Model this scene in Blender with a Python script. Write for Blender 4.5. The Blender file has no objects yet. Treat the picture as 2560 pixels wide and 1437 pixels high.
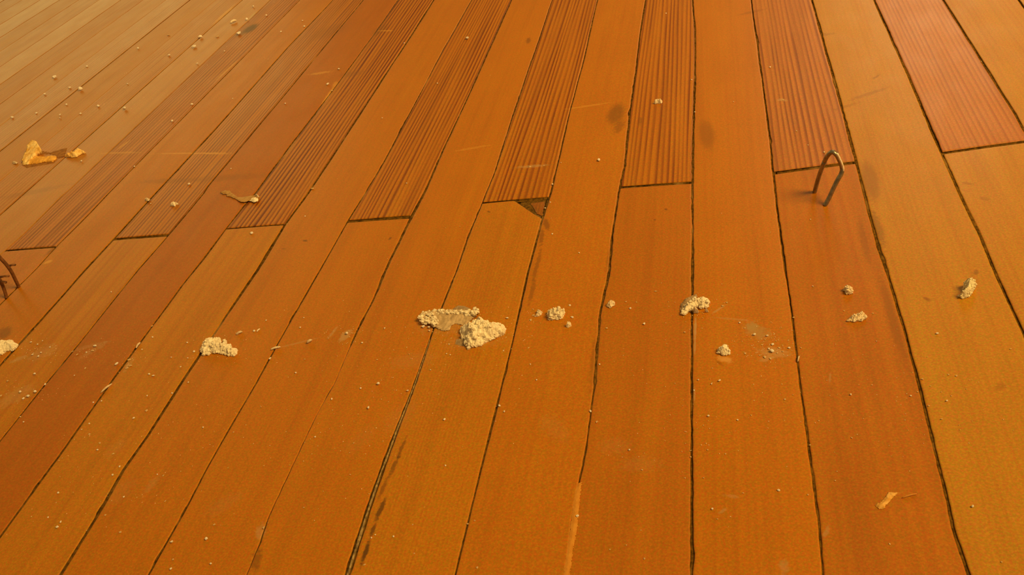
import bpy, bmesh, math, random
import numpy as np
from mathutils import Vector, Matrix, noise as mnoise

random.seed(7)
sc = bpy.context.scene
COL = sc.collection

# ------------------------------------------------------------------ camera
IW, IH = 2560.0, 1437.0
FPX = 2155.2                       # focal length in pixels of the photograph
PITCH, YAW, ROLL = 0.628558, -0.319343, -0.247139
BW = 0.057                         # width of one floorboard
HC = 0.34862                       # height of the lens above the floor
X0 = 0.416756 * HC                 # position of seam 0
cp, sp, cy, sy = math.cos(PITCH), math.sin(PITCH), math.cos(YAW), math.sin(YAW)
FW = Vector((sy * cp, cy * cp, -sp))
R0 = Vector((cy, -sy, 0.0))
U0 = R0.cross(FW)
RT = math.cos(ROLL) * R0 + math.sin(ROLL) * U0
UP = -math.sin(ROLL) * R0 + math.cos(ROLL) * U0
cam_d = bpy.data.cameras.new('camera')
cam = bpy.data.objects.new('camera', cam_d)
COL.objects.link(cam)
cam.matrix_world = Matrix(((RT.x, UP.x, -FW.x, 0), (RT.y, UP.y, -FW.y, 0), (RT.z, UP.z, -FW.z, HC), (0, 0, 0, 1)))
cam_d.sensor_fit = 'HORIZONTAL'
cam_d.sensor_width = 36.0
cam_d.lens = FPX / IW * 36.0
cam_d.clip_start = 0.01
sc.camera = cam

# ------------------------------------------------------------------ light
sc.view_settings.view_transform = 'Standard'
sc.view_settings.look = 'None'
sc.view_settings.gamma = 1.0
sc.view_settings.use_curve_mapping = False
sc.view_settings.exposure = 0.0
w = bpy.data.worlds.new('world')
sc.world = w
w.use_nodes = True
w.node_tree.nodes['Background'].inputs[0].default_value = (1.0, 0.66, 0.26, 1)
w.node_tree.nodes['Background'].inputs[1].default_value = 0.25


def area(name, loc, target, size, energy, color, shape='DISK', size_y=None):
    d = bpy.data.lights.new(name, 'AREA')
    d.energy = energy
    d.color = color
    d.shape = shape
    d.size = size
    if size_y:
        d.size_y = size_y
    o = bpy.data.objects.new(name, d)
    COL.objects.link(o)
    o.location = loc
    o.rotation_euler = (Vector(target) - Vector(loc)).to_track_quat('-Z', 'Y').to_euler()
    return o


lamp = area('room_lamp', (1.9, 0.20, 2.3), (-0.1, 1.5, 0), 1.4, 45, (1.0, 0.63, 0.21))
lamp.data.spread = math.radians(100)
area('far_right_sheen_light', (0.95, 4.2, 1.45), (0.1, 0.9, 0), 0.9, 14, (1.0, 0.80, 0.42))  # unseen soft light added for the sheen at the far right
area('far_left_sheen_light', (-3.0, 3.65, 0.86), (-0.7, 1.2, 0), 2.0, 14, (1.0, 0.82, 0.27), 'RECTANGLE', 0.9)  # unseen soft light added for the sheen on the far left boards


# ------------------------------------------------------------------ helpers
def ray(px, py):
    return FW + ((px - IW / 2) / FPX) * RT + ((IH / 2 - py) / FPX) * UP


def G(px, py, z=0.0):
    """point at height z above the floor that the photograph shows at this pixel"""
    d = ray(px, py)
    t = (z - HC) / d.z
    return Vector((d.x * t, d.y * t, z))


def mm_per_px(px, py):
    a = G(px - 1, py)
    b = G(px + 1, py)
    return (b - a).length / 2


def link(name, me, mat=None, parent=None, loc=None):
    o = bpy.data.objects.new(name, me)
    COL.objects.link(o)
    if mat is not None and not me.materials:
        me.materials.append(mat)
    if parent is not None:
        o.parent = parent
    if loc is not None:
        o.location = loc
    return o


def tag(o, label, cat=None, group=None, kind=None):
    o['label'] = label
    if cat:
        o['category'] = cat
    if group:
        o['group'] = group
    if kind:
        o['kind'] = kind
    return o


def mesh(name, verts, faces, smooth=True):
    me = bpy.data.meshes.new(name)
    me.from_pydata([tuple(v) for v in verts], [], faces)
    me.update()
    if smooth:
        me.polygons.foreach_set('use_smooth', [True] * len(me.polygons))
    return me


def nz(x, y=0.0, z=0.0):
    return mnoise.noise(Vector((x, y, z)))


class NT:
    """small node-tree writer"""
    def __init__(self, name):
        self.m = bpy.data.materials.new(name)
        self.m.use_nodes = True
        self.t = self.m.node_tree
        self.b = self.t.nodes['Principled BSDF']

    def n(self, typ, ins=None, **kw):
        nd = self.t.nodes.new(typ)
        for k, v in kw.items():
            setattr(nd, k, v)
        for k, v in (ins or {}).items():
            if hasattr(v, 'is_output') or isinstance(v, bpy.types.NodeSocket):
                self.t.links.new(v, nd.inputs[k])
            else:
                nd.inputs[k].default_value = v
        return nd

    def math(self, op, a, b=None, c=None, clamp=False):
        ins = {0: a}
        if b is not None:
            ins[1] = b
        if c is not None:
            ins[2] = c
        return self.n('ShaderNodeMath', ins, operation=op, use_clamp=clamp).outputs[0]

    def mix(self, fac, a, b, blend='MIX'):
        nd = self.n('ShaderNodeMix', {0: fac, 6: a, 7: b}, data_type='RGBA', blend_type=blend)
        return nd.outputs[2]

    def maprange(self, v, a, b, c=0.0, d=1.0, smooth=True):
        return self.n('ShaderNodeMapRange', {0: v, 1: a, 2: b, 3: c, 4: d},
                      interpolation_type='SMOOTHSTEP' if smooth else 'LINEAR').outputs[0]

    def vscale(self, v, s, add=(0, 0, 0)):
        return self.n('ShaderNodeVectorMath', {0: v, 1: s, 2: add}, operation='MULTIPLY_ADD').outputs[0]

    def noise(self, v, scale=1.0, detail=2.0, rough=0.5, out=0):
        return self.n('ShaderNodeTexNoise', {'Vector': v, 'Scale': scale, 'Detail': detail, 'Roughness': rough}).outputs[out]

    def base(self, c):
        self.t.links.new(c, self.b.inputs['Base Color'])

    def bump(self, h, strength, dist):
        nd = self.n('ShaderNodeBump', {'Strength': strength, 'Distance': dist, 'Height': h})
        self.t.links.new(nd.outputs[0], self.b.inputs['Normal'])


def rgba(c):
    return (c[0], c[1], c[2], 1.0)


# ------------------------------------------------------------------ stains, scuffs and painted shadow edges on the boards
# (pixel centre, half-length, half-width, direction angle in pixels (deg, + = clockwise), colour, strength, raggedness)
DARK = (0.11, 0.046, 0.005)
BRN = (0.22, 0.078, 0.004)
DUST = (0.47, 0.31, 0.13)
GREY = (0.36, 0.24, 0.08)
SCUFF = (0.62, 0.31, 0.075)
BARE = (0.62, 0.30, 0.035)
SMUDGES = [
    (1540, 285, 34, 24, -55, DARK, .5, .25), (1548, 318, 24, 12, -50, DARK, .40, .6),
    (1766, 335, 46, 24, 80, BRN, .5, .25), (1600, 302, 12, 6, -80, DARK, .35, .5),
    (626, 72, 26, 9, -28, DARK, .85, .4), (605, 84, 16, 6, -30, DARK, .4, .6), (1321, 101, 10, 7, -60, DARK, .5, .5),
    (1366, 560, 18, 9, 75, BRN, .8, .5), (1354, 592, 24, 7, 98, BRN, .7, .7), (1342, 665, 62, 6, 104, BRN, .65, .9),
    (1330, 730, 40, 7, 104, BRN, .6, .8),
    (2176, 450, 66, 26, 75, BRN, .55, .25), (2196, 570, 60, 11, 72, DARK, .4, .7), (2160, 600, 70, 10, 76, BRN, .5, .6),
    (2232, 800, 150, 14, 74, BRN, .5, .6), (12, 832, 24, 16, -40, DARK, .5, .5),
    (763, 602, 8, 3, 0, DARK, .7, .4), (975, 595, 6, 3, -40, DARK, .6, .4), (709, 622, 6, 2, 0, DARK, .4, .4),
    (1004, 1120, 36, 5, -66, DARK, .6, .9), (985, 1165, 40, 6, -66, DARK, .6, .9), (958, 1220, 34, 6, -66, BRN, .8, .9),
    (950, 1276, 38, 7, -66, DARK, .85, .8), (932, 1325, 20, 6, -68, DARK, .8, .8), (915, 1378, 42, 7, -70, DARK, .95, .7),
    (640, 1400, 34, 16, -75, DARK, .5, .8), (1484, 905, 90, 9, 96, BRN, .45, .7), (1524, 640, 60, 8, 100, BRN, .4, .7),
    (1665, 523, 5, 3, 0, DARK, .6, .4), (1637, 549, 4, 3, 0, DARK, .45, .4), (1222, 529, 5, 3, 20, DARK, .6, .4),
    (2318, 747, 12, 5, 20, BRN, .7, .6), (2440, 680, 8, 8, 0, DARK, .45, .5), (2500, 965, 18, 12, -20, BRN, .35, .7),
    (820, 80, 60, 16, -20, BRN, .32, .6), (880, 185, 40, 8, -10, BRN, .4, .7), (950, 75, 30, 10, -30, DARK, .25, .7),
    (560, 445, 120, 9, -4, BRN, .35, .7), (420, 452, 90, 7, -3, BRN, .35, .7), (80, 480, 110, 7, -12, BRN, .3, .7),  # soft shadow edges painted as brown bands across the left boards
    (2170, 235, 60, 5, -18, BRN, .35, .8), (2115, 265, 40, 4, -16, BRN, .3, .8), (2065, 85, 25, 4, -5, DARK, .25, .7),
    (2190, 192, 12, 3, -30, BRN, .5, .6), (2420, 458, 20, 4, 12, BRN, .4, .7), (2460, 495, 20, 5, 15, BRN, .35, .7),
    (1880, 30, 40, 4, -12, BRN, .35, .8),
    # pale dust films and scratches
    (862, 838, 24, 9, -40, DUST, .55, .7), (832, 830, 22, 4, -50, DUST, .4, .6), (1893, 828, 42, 20, 25, GREY, .5, .9),
    (1880, 815, 18, 14, 10, GREY, .45, .9), (1812, 898, 22, 9, 15, SCUFF, .75, .6), (1800, 908, 12, 4, 30, BRN, .5, .6), (1935, 880, 44, 14, 5, DUST, .42, .9), (1918, 895, 22, 9, -15, DUST, .4, .7),
    (1798, 772, 24, 3, -32, DUST, .45, .6), (1830, 797, 60, 3, 5, DUST, .25, .7),
    (1738, 820, 34, 4, 92, DUST, .6, .5), (1737, 865, 26, 3, 92, DUST, .5, .5), (1736, 985, 22, 3, 91, DUST, .45, .6),
    (110, 880, 48, 16, -25, DUST, .25, .9), (235, 875, 50, 7, -30, DUST, .25, .9), (45, 897, 26, 6, -20, DUST, .4, .8),
    (35, 990, 60, 18, -30, DUST, .22, .9), (220, 866, 60, 5, -15, DUST, .2, .9), (322, 910, 24, 8, -55, DUST, .3, .8),
    (740, 858, 60, 2.5, -14, DUST, .3, .7), (480, 383, 110, 2.2, -1, BARE, .55, .6), (545, 384, 40, 2, 0, BARE, .5, .6),
    (300, 382, 60, 3, -1, BARE, .4, .7), (1330, 416, 44, 4, -5, DUST, .45, .85), (800, 183, 36, 3, -8, BARE, .5, .8),
    (965, 77, 24, 2, 0, BARE, .5, .8), (1470, 265, 70, 2.5, -8, BARE, .4, .7), (1180, 370, 50, 3, -10, BARE, .35, .7),
    (568, 175, 45, 3, -42, BARE, .55, .5), (560, 36, 40, 4, -42, BARE, .6, .7), (628, 42, 22, 3, -48, DUST, .6, .5),
    (820, 240, 36, 4, -55, BARE, .65, .6), (838, 210, 10, 6, -45, BARE, .5, .6), (724, 372, 40, 3, -53, BARE, .4, .7),
    (310, 362, 22, 3, -35, BARE, .5, .7), (120, 655, 14, 4, -20, BARE, .8, .5), (130, 626, 26, 4, -35, DARK, .45, .7),
    (1955, 250, 14, 4, 5, DUST, .5, .8), (2238, 1236, 26, 4, -20, BARE, .2, .5),
    (1960, 1415, 14, 22, 0, DUST, .3, .8), (650, 1330, 14, 26, 15, DUST, .35, .8), (2066, 1330, 8, 20, 20, DUST, .3, .8),
    (2075, 945, 4, 16, 5, DUST, .3, .7), (1806, 1277, 14, 5, -30, DUST, .35, .7), (1830, 1240, 26, 5, 10, DUST, .25, .8),
    (1030, 900, 70, 22, -10, DUST, .10, .9), (1190, 850, 90, 26, -5, DUST, .14, .8), (1110, 810, 80, 30, -5, DUST, .2, .7),
    (1385, 1070, 50, 30, 40, DUST, .07, .9), (1000, 1040, 60, 30, -40, DUST, .07, .9), (1600, 1160, 60, 24, 0, DUST, .08, .9),
    (1540, 1115, 50, 24, 0, DUST, .07, .9), (560, 1260, 60, 20, -30, DUST, .07, .9), (300, 1230, 60, 24, -40, DUST, .07, .9),
    (900, 1100, 60, 24, -40, DUST, .05, .9), (380, 1210, 40, 10, -50, DUST, .14, .9), (290, 1120, 40, 16, -40, DUST, .08, .9),
]


def smudge_data(s):
    px, py, a, b, ang, colr, st, rag = s
    c = G(px, py)
    t = math.radians(ang)
    d1 = G(px + a * math.cos(t), py + a * math.sin(t)) - c
    d2 = G(px - b * math.sin(t), py + b * math.cos(t)) - c
    M = Matrix(((d1.x, d2.x), (d1.y, d2.y))).inverted()
    rad = max(abs(d1.x), abs(d2.x)) * 1.3
    ry = max(abs(d1.y), abs(d2.y)) * 1.3
    return c, (M[0][0], M[0][1], 0), (M[1][0], M[1][1], 0), colr, st, rag, rad, ry


SMD = [smudge_data(s) for s in SMUDGES]


# ------------------------------------------------------------------ materials
def wood(name, light, dark, grain, period, seed, smudges=(), streak=0.25, rough=0.40):
    """varnished softwood board: growth-ring lines along y, streaks, blotches, stains, painted shadow edges"""
    k = NT(name)
    co = k.n('ShaderNodeTexCoord').outputs['Object']
    sep = k.n('ShaderNodeSeparateXYZ', {0: co})
    xmm = k.math('MULTIPLY', sep.outputs[0], 1000.0)
    warp = k.noise(k.vscale(co, (30, 1.3, 1), (seed, seed * 1.7, 0)), 1, 2.0)
    warp = k.math('MULTIPLY', k.math('SUBTRACT', warp, 0.5), period * 3.4)
    fine = k.noise(k.vscale(co, (420, 7, 1), (seed, 0, seed)), 1, 1.0)
    xm = k.math('ADD', k.math('ADD', xmm, warp), k.math('MULTIPLY', fine, period * 0.12))
    ph = k.math('FRACT', k.math('DIVIDE', xm, period))
    up = k.maprange(ph, 0.25, 0.74)
    dn = k.maprange(ph, 0.84, 1.0)
    line = k.math('SUBTRACT', up, dn)
    amp = k.noise(k.vscale(co, (170, 4.0, 1), (seed * 3, 4, 0)), 1, 2.0)
    amp = k.maprange(amp, 0.28, 0.66, 0.35 if grain > 0.7 else 0.0, 1.0)
    line = k.math('MULTIPLY', line, amp)
    g = k.math('MULTIPLY', line, grain, clamp=True)
    colr = k.mix(g, rgba(light), rgba(dark))
    # soft streaks along the board
    stv = k.noise(k.vscale(co, (95, 3.0, 1), (seed * 2, 9, 0)), 1, 3.0, 0.6)
    colr = k.mix(k.maprange(stv, 0.42, 0.78, 0.0, streak), colr, rgba([c * 0.62 for c in dark]))
    stl = k.noise(k.vscale(co, (60, 4.0, 1), (seed * 5, 2, 0)), 1, 2.0)
    colr = k.mix(k.maprange(stl, 0.5, 0.8, 0.0, 0.35), colr, rgba((light[0] * 1.08, light[1] * 1.22, light[2] * 1.3)))
    # worn blotches and fine mottling
    bl = k.noise(k.vscale(co, (28, 16, 1), (seed, 3, 0)), 1, 3.0)
    colr = k.mix(k.maprange(bl, 0.35, 0.75, 0.0, 0.22), colr, rgba((light[0] * 0.80, light[1] * 0.70, light[2])))
    mo = k.n('ShaderNodeTexNoise', {'Vector': co, 'Scale': 820.0, 'Detail': 2.0, 'Roughness': 0.6})
    hs = k.n('ShaderNodeSeparateColor', {0: mo.outputs['Color']})
    colr = k.mix(k.maprange(hs.outputs[0], 0.42, 0.64, 0, 0.8), colr, (1.06, 0.74, 2.2, 1), 'MULTIPLY')
    colr = k.mix(k.maprange(hs.outputs[1], 0.42, 0.64, 0, 0.8), colr, (0.78, 1.04, 0.8, 1), 'MULTIPLY')
    colr = k.mix(k.maprange(hs.outputs[2], 0.44, 0.66, 0, 0.8), colr, (1.16, 1.24, 2.0, 1), 'MULTIPLY')
    # stains, painted shadow edges, dust films, scratches
    if smudges:
        rn = k.noise(co, 330.0, 3.0, 0.6)
        for c, A, B, scol, st, rag, rad, ry in smudges:
            d = k.n('ShaderNodeVectorMath', {0: co, 1: (c.x, c.y, 0)}, operation='SUBTRACT').outputs[0]
            u = k.n('ShaderNodeVectorMath', {0: d, 1: A}, operation='DOT_PRODUCT').outputs['Value']
            v = k.n('ShaderNodeVectorMath', {0: d, 1: B}, operation='DOT_PRODUCT').outputs['Value']
            r = k.math('SQRT', k.math('ADD', k.math('MULTIPLY', u, u), k.math('MULTIPLY', v, v)))
            r = k.math('ADD', r, k.math('MULTIPLY', k.math('SUBTRACT', rn, 0.5), rag * 2.2))
            m = k.maprange(r, 1.12, 0.42, 0.0, st)
            colr = k.mix(m, colr, rgba(scol))
    k.base(colr)
    rv = k.noise(k.vscale(co, (60, 25, 1), (seed, 0, 1)), 1, 3.0)
    k.t.links.new(k.maprange(rv, 0.3, 0.7, rough - 0.015, rough + 0.025), k.b.inputs['Roughness'])
    k.b.inputs['IOR'].default_value = 1.45
    k.b.inputs['Specular IOR Level'].default_value = 0.32
    hb = k.math('ADD', k.math('MULTIPLY', line, -0.5 * min(grain, 1.0)), k.noise(k.vscale(co, (300, 22, 1)), 1, 2.0))
    k.bump(hb, 0.06, 0.0005)
    return k.m


def plaster(name, c1, c2, scale=500.0, bump=0.6):
    k = NT(name)
    co = k.n('ShaderNodeTexCoord').outputs['Object']
    a = k.noise(co, scale, 4.0, 0.6)
    colr = k.mix(k.maprange(a, 0.3, 0.7), rgba(c1), rgba(c2))
    k.base(colr)
    k.b.inputs['Roughness'].default_value = 0.9
    k.bump(k.noise(co, scale * 2.4, 3.0), bump, 0.0006)
    return k.m


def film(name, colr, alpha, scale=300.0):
    """thin translucent grey-tan film"""
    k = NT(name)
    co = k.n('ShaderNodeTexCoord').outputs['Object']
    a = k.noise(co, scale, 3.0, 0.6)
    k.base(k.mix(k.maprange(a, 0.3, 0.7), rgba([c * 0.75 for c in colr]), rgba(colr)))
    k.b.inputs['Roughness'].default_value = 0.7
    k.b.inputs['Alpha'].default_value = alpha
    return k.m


M_PLASTER = plaster('plaster_white', (0.66, 0.55, 0.36), (0.90, 0.81, 0.60))
M_PLASTER_DULL = plaster('plaster_dull', (0.50, 0.36, 0.20), (0.74, 0.62, 0.42))
M_PLASTER_MID = plaster('plaster_mid', (0.64, 0.48, 0.27), (0.86, 0.74, 0.52))
M_PLASTER_TAN = plaster('plaster_tan', (0.64, 0.39, 0.14), (0.80, 0.57, 0.28), 400)
M_SPECK = plaster('speck_white', (0.90, 0.80, 0.62), (0.98, 0.92, 0.80), 900)
M_FILM = film('grey_tan_film', (0.46, 0.31, 0.15), 0.72)
M_FLAKE = plaster('paint_flake', (0.36, 0.18, 0.04), (0.48, 0.28, 0.09), 260, 0.3)
M_RAWWOOD = plaster('raw_wood', (0.66, 0.30, 0.03), (0.85, 0.46, 0.07), 180, 0.5)
M_RAWPALE = plaster('raw_wood_pale', (0.68, 0.36, 0.05), (0.92, 0.68, 0.26), 130, 0.3)


def dirt():
    k = NT('seam_dirt')
    co = k.n('ShaderNodeTexCoord').outputs['Object']
    a = k.noise(co, 350.0, 4.0, 0.6)
    c = k.mix(k.maprange(a, 0.3, 0.7), rgba((0.06, 0.030, 0.003)), rgba((0.19, 0.092, 0.010)))
    b = k.noise(k.vscale(co, (40, 24, 1)), 1, 3.0, 0.6)
    c = k.mix(k.maprange(b, 0.55, 0.75, 0, 0.8), c, rgba((0.34, 0.20, 0.055)))
    k.base(c)
    k.b.inputs['Roughness'].default_value = 0.95
    k.b.inputs['Specular IOR Level'].default_value = 0.1
    k.bump(k.noise(co, 800.0, 3.0), 0.8, 0.0006)
    return k.m


M_DIRT = dirt()
M_DUSTLINE = plaster('seam_dust', (0.13, 0.08, 0.022), (0.42, 0.28, 0.10), 420, 0.8)
M_SUB = plaster('subfloor_dark', (0.03, 0.018, 0.006), (0.05, 0.03, 0.01), 60, 0.3)


def metal(name, c1, c2, met, rough):
    k = NT(name)
    co = k.n('ShaderNodeTexCoord').outputs['Object']
    a = k.noise(co, 420.0, 4.0, 0.65)
    k.base(k.mix(k.maprange(a, 0.35, 0.65), rgba(c1), rgba(c2)))
    k.b.inputs['Metallic'].default_value = met
    k.b.inputs['Roughness'].default_value = rough
    k.bump(a, 0.3, 0.0004)
    return k.m


M_STEEL = metal('dull_steel', (0.22, 0.19, 0.14), (0.34, 0.30, 0.22), 0.85, 0.38)
M_RUST = metal('rusty_steel', (0.12, 0.045, 0.010), (0.22, 0.085, 0.016), 0.15, 0.75)

# ------------------------------------------------------------------ seams between the boards
SEAM_PX = {
    -2: [(2548, 0), (2560, 17)],
    -1: [(2359, 0), (2454, 150), (2538, 284), (2560, 324)],
    0: [(2185.5, 0), (2267, 180), (2354, 381), (2398, 480), (2451, 590), (2494.5, 694), (2548, 807)],
    1: [(2030, 0), (2067, 134), (2104, 267), (2140, 404), (2160, 480), (2190.5, 597), (2220.6, 687), (2254, 800),
        (2291, 934), (2334, 1107), (2384, 1318), (2424, 1437)],
    2: [(1878, 0), (1891, 93.5), (1908, 217), (1920, 305), (1933, 431), (1938, 480), (1957, 624), (1978, 774),
        (2000, 958), (2027, 1157), (2050, 1324), (2057, 1437)],
    3: [(1729, 0), (1738, 83), (1737.6, 167), (1734, 300), (1731, 451), (1731, 647), (1729, 814), (1729, 960), (1729, 1437)],
    4: [(1614, 0), (1600, 83), (1590.6, 167), (1574, 284), (1560.6, 417.5), (1547, 480), (1530.5, 587), (1522, 680),
        (1500, 781), (1494, 864), (1486, 960), (1464, 1124), (1447, 1207), (1427, 1324), (1413.6, 1437)],
    5: [(1485, 33), (1460, 147), (1427, 267), (1403.6, 367), (1377, 480), (1353.5, 553.5), (1320, 680), (1297, 780),
        (1280, 857), (1254.6, 960), (1224.5, 1080.6), (1174, 1281), (1137.7, 1437)],
    6: [(1380, 0), (1347, 100), (1323, 167), (1280, 294), (1238, 424), (1221, 468), (1208, 500), (1174, 580),
        (1141, 674), (1104, 767), (1081, 827), (1036, 958), (974, 1117), (924, 1258), (867, 1437)],
    7: [(1191, 194), (1161, 260.5), (1107.6, 374), (1061, 480), (1027, 543), (977, 644), (934, 744), (887, 837),
        (860, 897.5), (834, 960), (790, 1037), (723.5, 1177), (673, 1284), (645, 1364), (614.6, 1437)],
    8: [(1161, 30), (1107.6, 123.6), (1061, 214), (1007, 314), (961, 401), (914, 480), (870, 550), (800, 674),
        (743.5, 770.6), (690, 864), (640, 957), (574.5, 1067), (514, 1174), (457.6, 1281), (377, 1424.6)],
    9: [(1084, 0), (1027, 90), (961, 190), (900.5, 284), (840, 377), (772, 480), (710, 563.5), (640, 680), (568, 784),
        (501, 884), (452, 958), (367, 1090.6), (307, 1174), (240.5, 1291), (150, 1437)],
    10: [(994, 0), (960, 50), (917, 110), (852, 200), (800, 267), (720, 371), (640, 480), (611, 513), (564.5, 572),
         (511, 644), (457.6, 710.5), (401, 787), (334, 877.5), (275, 958), (214, 1044), (160, 1121), (80, 1231), (0, 1341)],
    11: [(517.7, 467.6), (511, 480), (421, 587), (347, 670), (274, 760.6), (200, 854), (113.6, 957.6), (0, 1100)],
    12: [(820, 13), (720, 117), (634.6, 214), (534, 327), (427.5, 441), (391, 480), (284, 597), (207, 680), (100, 801), (0, 911)],
    13: [(371, 381), (275, 479), (227, 530), (137, 620), (93.5, 670), (0, 760.6)],
    14: [(260.5, 391), (177, 471), (157, 487), (67, 580), (0, 637)],
}
KMIN, KMAX = -14, 40
YN, YF = -0.35, 2.6
SEAM = {}
for kk in range(KMIN, KMAX + 1):
    nom = X0 - BW * kk
    if kk in SEAM_PX:
        pts = [G(*p) for p in SEAM_PX[kk]]
        mean = sum(p.x for p in pts) / len(pts)
        lim = 0.003 if kk < 13 else 0.0015
        arr = sorted((p.y, mean + max(-lim, min(lim, p.x - mean))) for p in pts)
        arr = [(YN - 1, mean)] + ([(arr[0][0] - 0.15, mean)] if arr[0][0] - 0.15 > YN else []) + arr \
            + [(arr[-1][0] + 0.2, mean), (YF + 9, mean)]
    else:
        m = nom + random.uniform(-0.0008, 0.0008)
        arr = [(YN - 1, m), (YF + 9, m)]
    SEAM[kk] = (np.array([a[0] for a in arr]), np.array([a[1] for a in arr]))

# gap width (metres) along the seams, as (pixel row -> width)
GAPW = {-2: 1.6, -1: 2.2, 0: 2.4, 1: 2.3, 2: 1.6, 3: 1.9, 4: 1.8, 5: 1.6, 6: 1.9, 7: 1.9, 8: 1.6, 9: 2.9, 10: 2.1,
        11: 2.5, 12: 2.5, 13: 2.1, 14: 2.0}
JAG = {2: 0.35, 3: 0.45, 4: 0.4, 6: 0.35, 0: 0.25, 7: 0.3, 1: 0.3}


def seam_x(kk, y):
    xs = float(np.interp(y, SEAM[kk][0], SEAM[kk][1]))
    return xs + 0.0003 * nz(y * 30, kk * 7.3)


def gap(kk, y):
    g = GAPW.get(kk, 1.3) * 0.74e-3
    g *= 1.0 + 0.40 * nz(y * 22, kk * 3.1, 5.0)
    if kk == 6:
        g += max(0.0, min(1.0, (0.41 - y) / 0.16)) * 0.0021
    if kk == 7:
        g += math.exp(-((y - 0.56) / 0.07) ** 2) * 0.0010
        if y < 0.40:
            g *= 0.30
    if kk == 4 and y < 0.36:
        g *= 0.5
    if kk == 9:
        g += math.exp(-((y - 0.50) / 0.06) ** 2) * 0.0008
    if kk in (0, 1, 2, 3, 5, 8) and y < 0.45:
        g *= 0.8
    if kk in (8, 10, 12) and y > 0.8:
        g *= 0.8
    return max(g, 0.0003)


def jag(kk, side, y):
    a = JAG.get(kk, 0.15) * 1e-3
    n = nz(y * 160, kk * 5.5 + side * 2.2, 1.0) * a + nz(y * 420, kk * 4.1 + side, 2.0) * a * 0.6
    c = nz(y * 55, kk * 2.7 + side * 9.1, 7.0)
    if c > 0.48:
        n += (c - 0.48) * 0.003
    return n


# ------------------------------------------------------------------ floor
# the dark underside on which the boards lie
xa, xb = X0 - BW * KMAX - 0.02, X0 - BW * KMIN + 0.02
bm = bmesh.new()
bmesh.ops.create_cube(bm, size=1.0)
for v in bm.verts:
    v.co = Vector(((xa + xb) / 2 + v.co.x * (xb - xa), (YN + YF) / 2 + v.co.y * (YF - YN + 0.04), -0.022 + v.co.z * 0.016))
me = bpy.data.meshes.new('floor')
bm.to_mesh(me)
bm.free()
floor = link('floor', me, M_SUB)
tag(floor, 'varnished orange strip wood floor with gappy worn boards', None, None, 'structure')

TH = 0.0135


def stations(y0, y1):
    out = []
    y = y0
    while y < y1 - 1e-6:
        out.append(y)
        y += 0.0035 if 0.18 < y < 0.75 else (0.007 if 0.1 < y < 1.5 else 0.04)
    if y1 - out[-1] < 0.0025 and len(out) > 1:
        out.pop()
    out.append(y1 - 0.0014)
    out.append(y1 - 0.0007)
    out.append(y1)
    out.insert(1, y0 + 0.0014)
    out.insert(1, y0 + 0.0007)
    return out


def board(kk, n0, n1, mat, dz=0.0, tilt=0.0, cut=None, name='floorboard'):
    """board in column kk (between seam kk on its right and kk+1 on its left);
    n0, n1 = (y at left edge, y at right edge) of the near and the far end"""
    ys = stations(0.0, 1.0) if False else None
    ymid0, ymid1 = (n0[0] + n0[1]) / 2, (n1[0] + n1[1]) / 2
    st = stations(ymid0, ymid1)
    ch = 0.00028
    verts, faces = [], []
    rows = []
    L = len(st)
    for i, y in enumerate(st):
        t0 = max(0.0, 1 - (y - ymid0) / 0.03)
        t1 = max(0.0, 1 - (ymid1 - y) / 0.03)
        yl = y + t0 * (n0[0] - ymid0) + t1 * (n1[0] - ymid1)
        yr = y + t0 * (n0[1] - ymid0) + t1 * (n1[1] - ymid1)
        xl = seam_x(kk + 1, yl) + gap(kk + 1, yl) / 2 + jag(kk + 1, 1, yl)
        xr = seam_x(kk, yr) - gap(kk, yr) / 2 - jag(kk, -1, yr)
        if cut:
            xr = min(xr, cut(yr))
        end = 0.0
        if i in (0, L - 1):
            end = 0.0003
            e = 0.00025 * nz(kk * 3.3, i, 2)
            yl += e
            yr += e
        row = []
        wd = xr - xl
        prof = [(0.0, -TH), (0.0, -ch * 1.6 - end), (ch / wd, -ch * 0.35 - end), (2.6 * ch / wd, 0 - end), (4.5 * ch / wd, 0 - end), (0.25, 0 - end),
                (0.5, 0 - end), (0.75, 0 - end), (1 - 4.5 * ch / wd, 0 - end), (1 - 2.6 * ch / wd, 0 - end), (1 - ch / wd, -ch * 0.35 - end),
                (1.0, -ch * 1.6 - end), (1.0, -TH)]
        for u, z in prof:
            x = xl + u * wd
            yy = yl + u * (yr - yl)
            if z > -TH + 1e-6:
                z += dz + tilt * (u - 0.5) * BW + 0.00004 * nz(x * 25, yy * 6, kk)
                z -= 0.0005 * (2 * u - 1) ** 2 * 0.3
                if i in (0, L - 1) and 0 < u < 1:
                    yy += 0.0003 * nz(x * 300, kk, 4.0)
            row.append(len(verts))
            verts.append((x, yy, z))
        rows.append(row)
    for a, b in zip(rows[:-1], rows[1:]):
        for j in range(len(a) - 1):
            faces.append((a[j], a[j + 1], b[j + 1], b[j]))
        faces.append((a[-1], a[0], b[0], b[-1]))
    faces.append(tuple(rows[0][::-1]))
    faces.append(tuple(rows[-1]))
    me = mesh(name, verts, faces)
    o = link(name, me, mat, floor)
    me.materials.append(M_DIRT)
    npf = len(rows[0])
    for q in range(L - 1):
        for j in (0, npf - 2):
            me.polygons[q * npf + j].material_index = 1
    for q in (len(faces) - 2, len(faces) - 1):
        me.polygons[q].material_index = 1
    for q in (0, L - 2):
        pass
    return o


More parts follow.
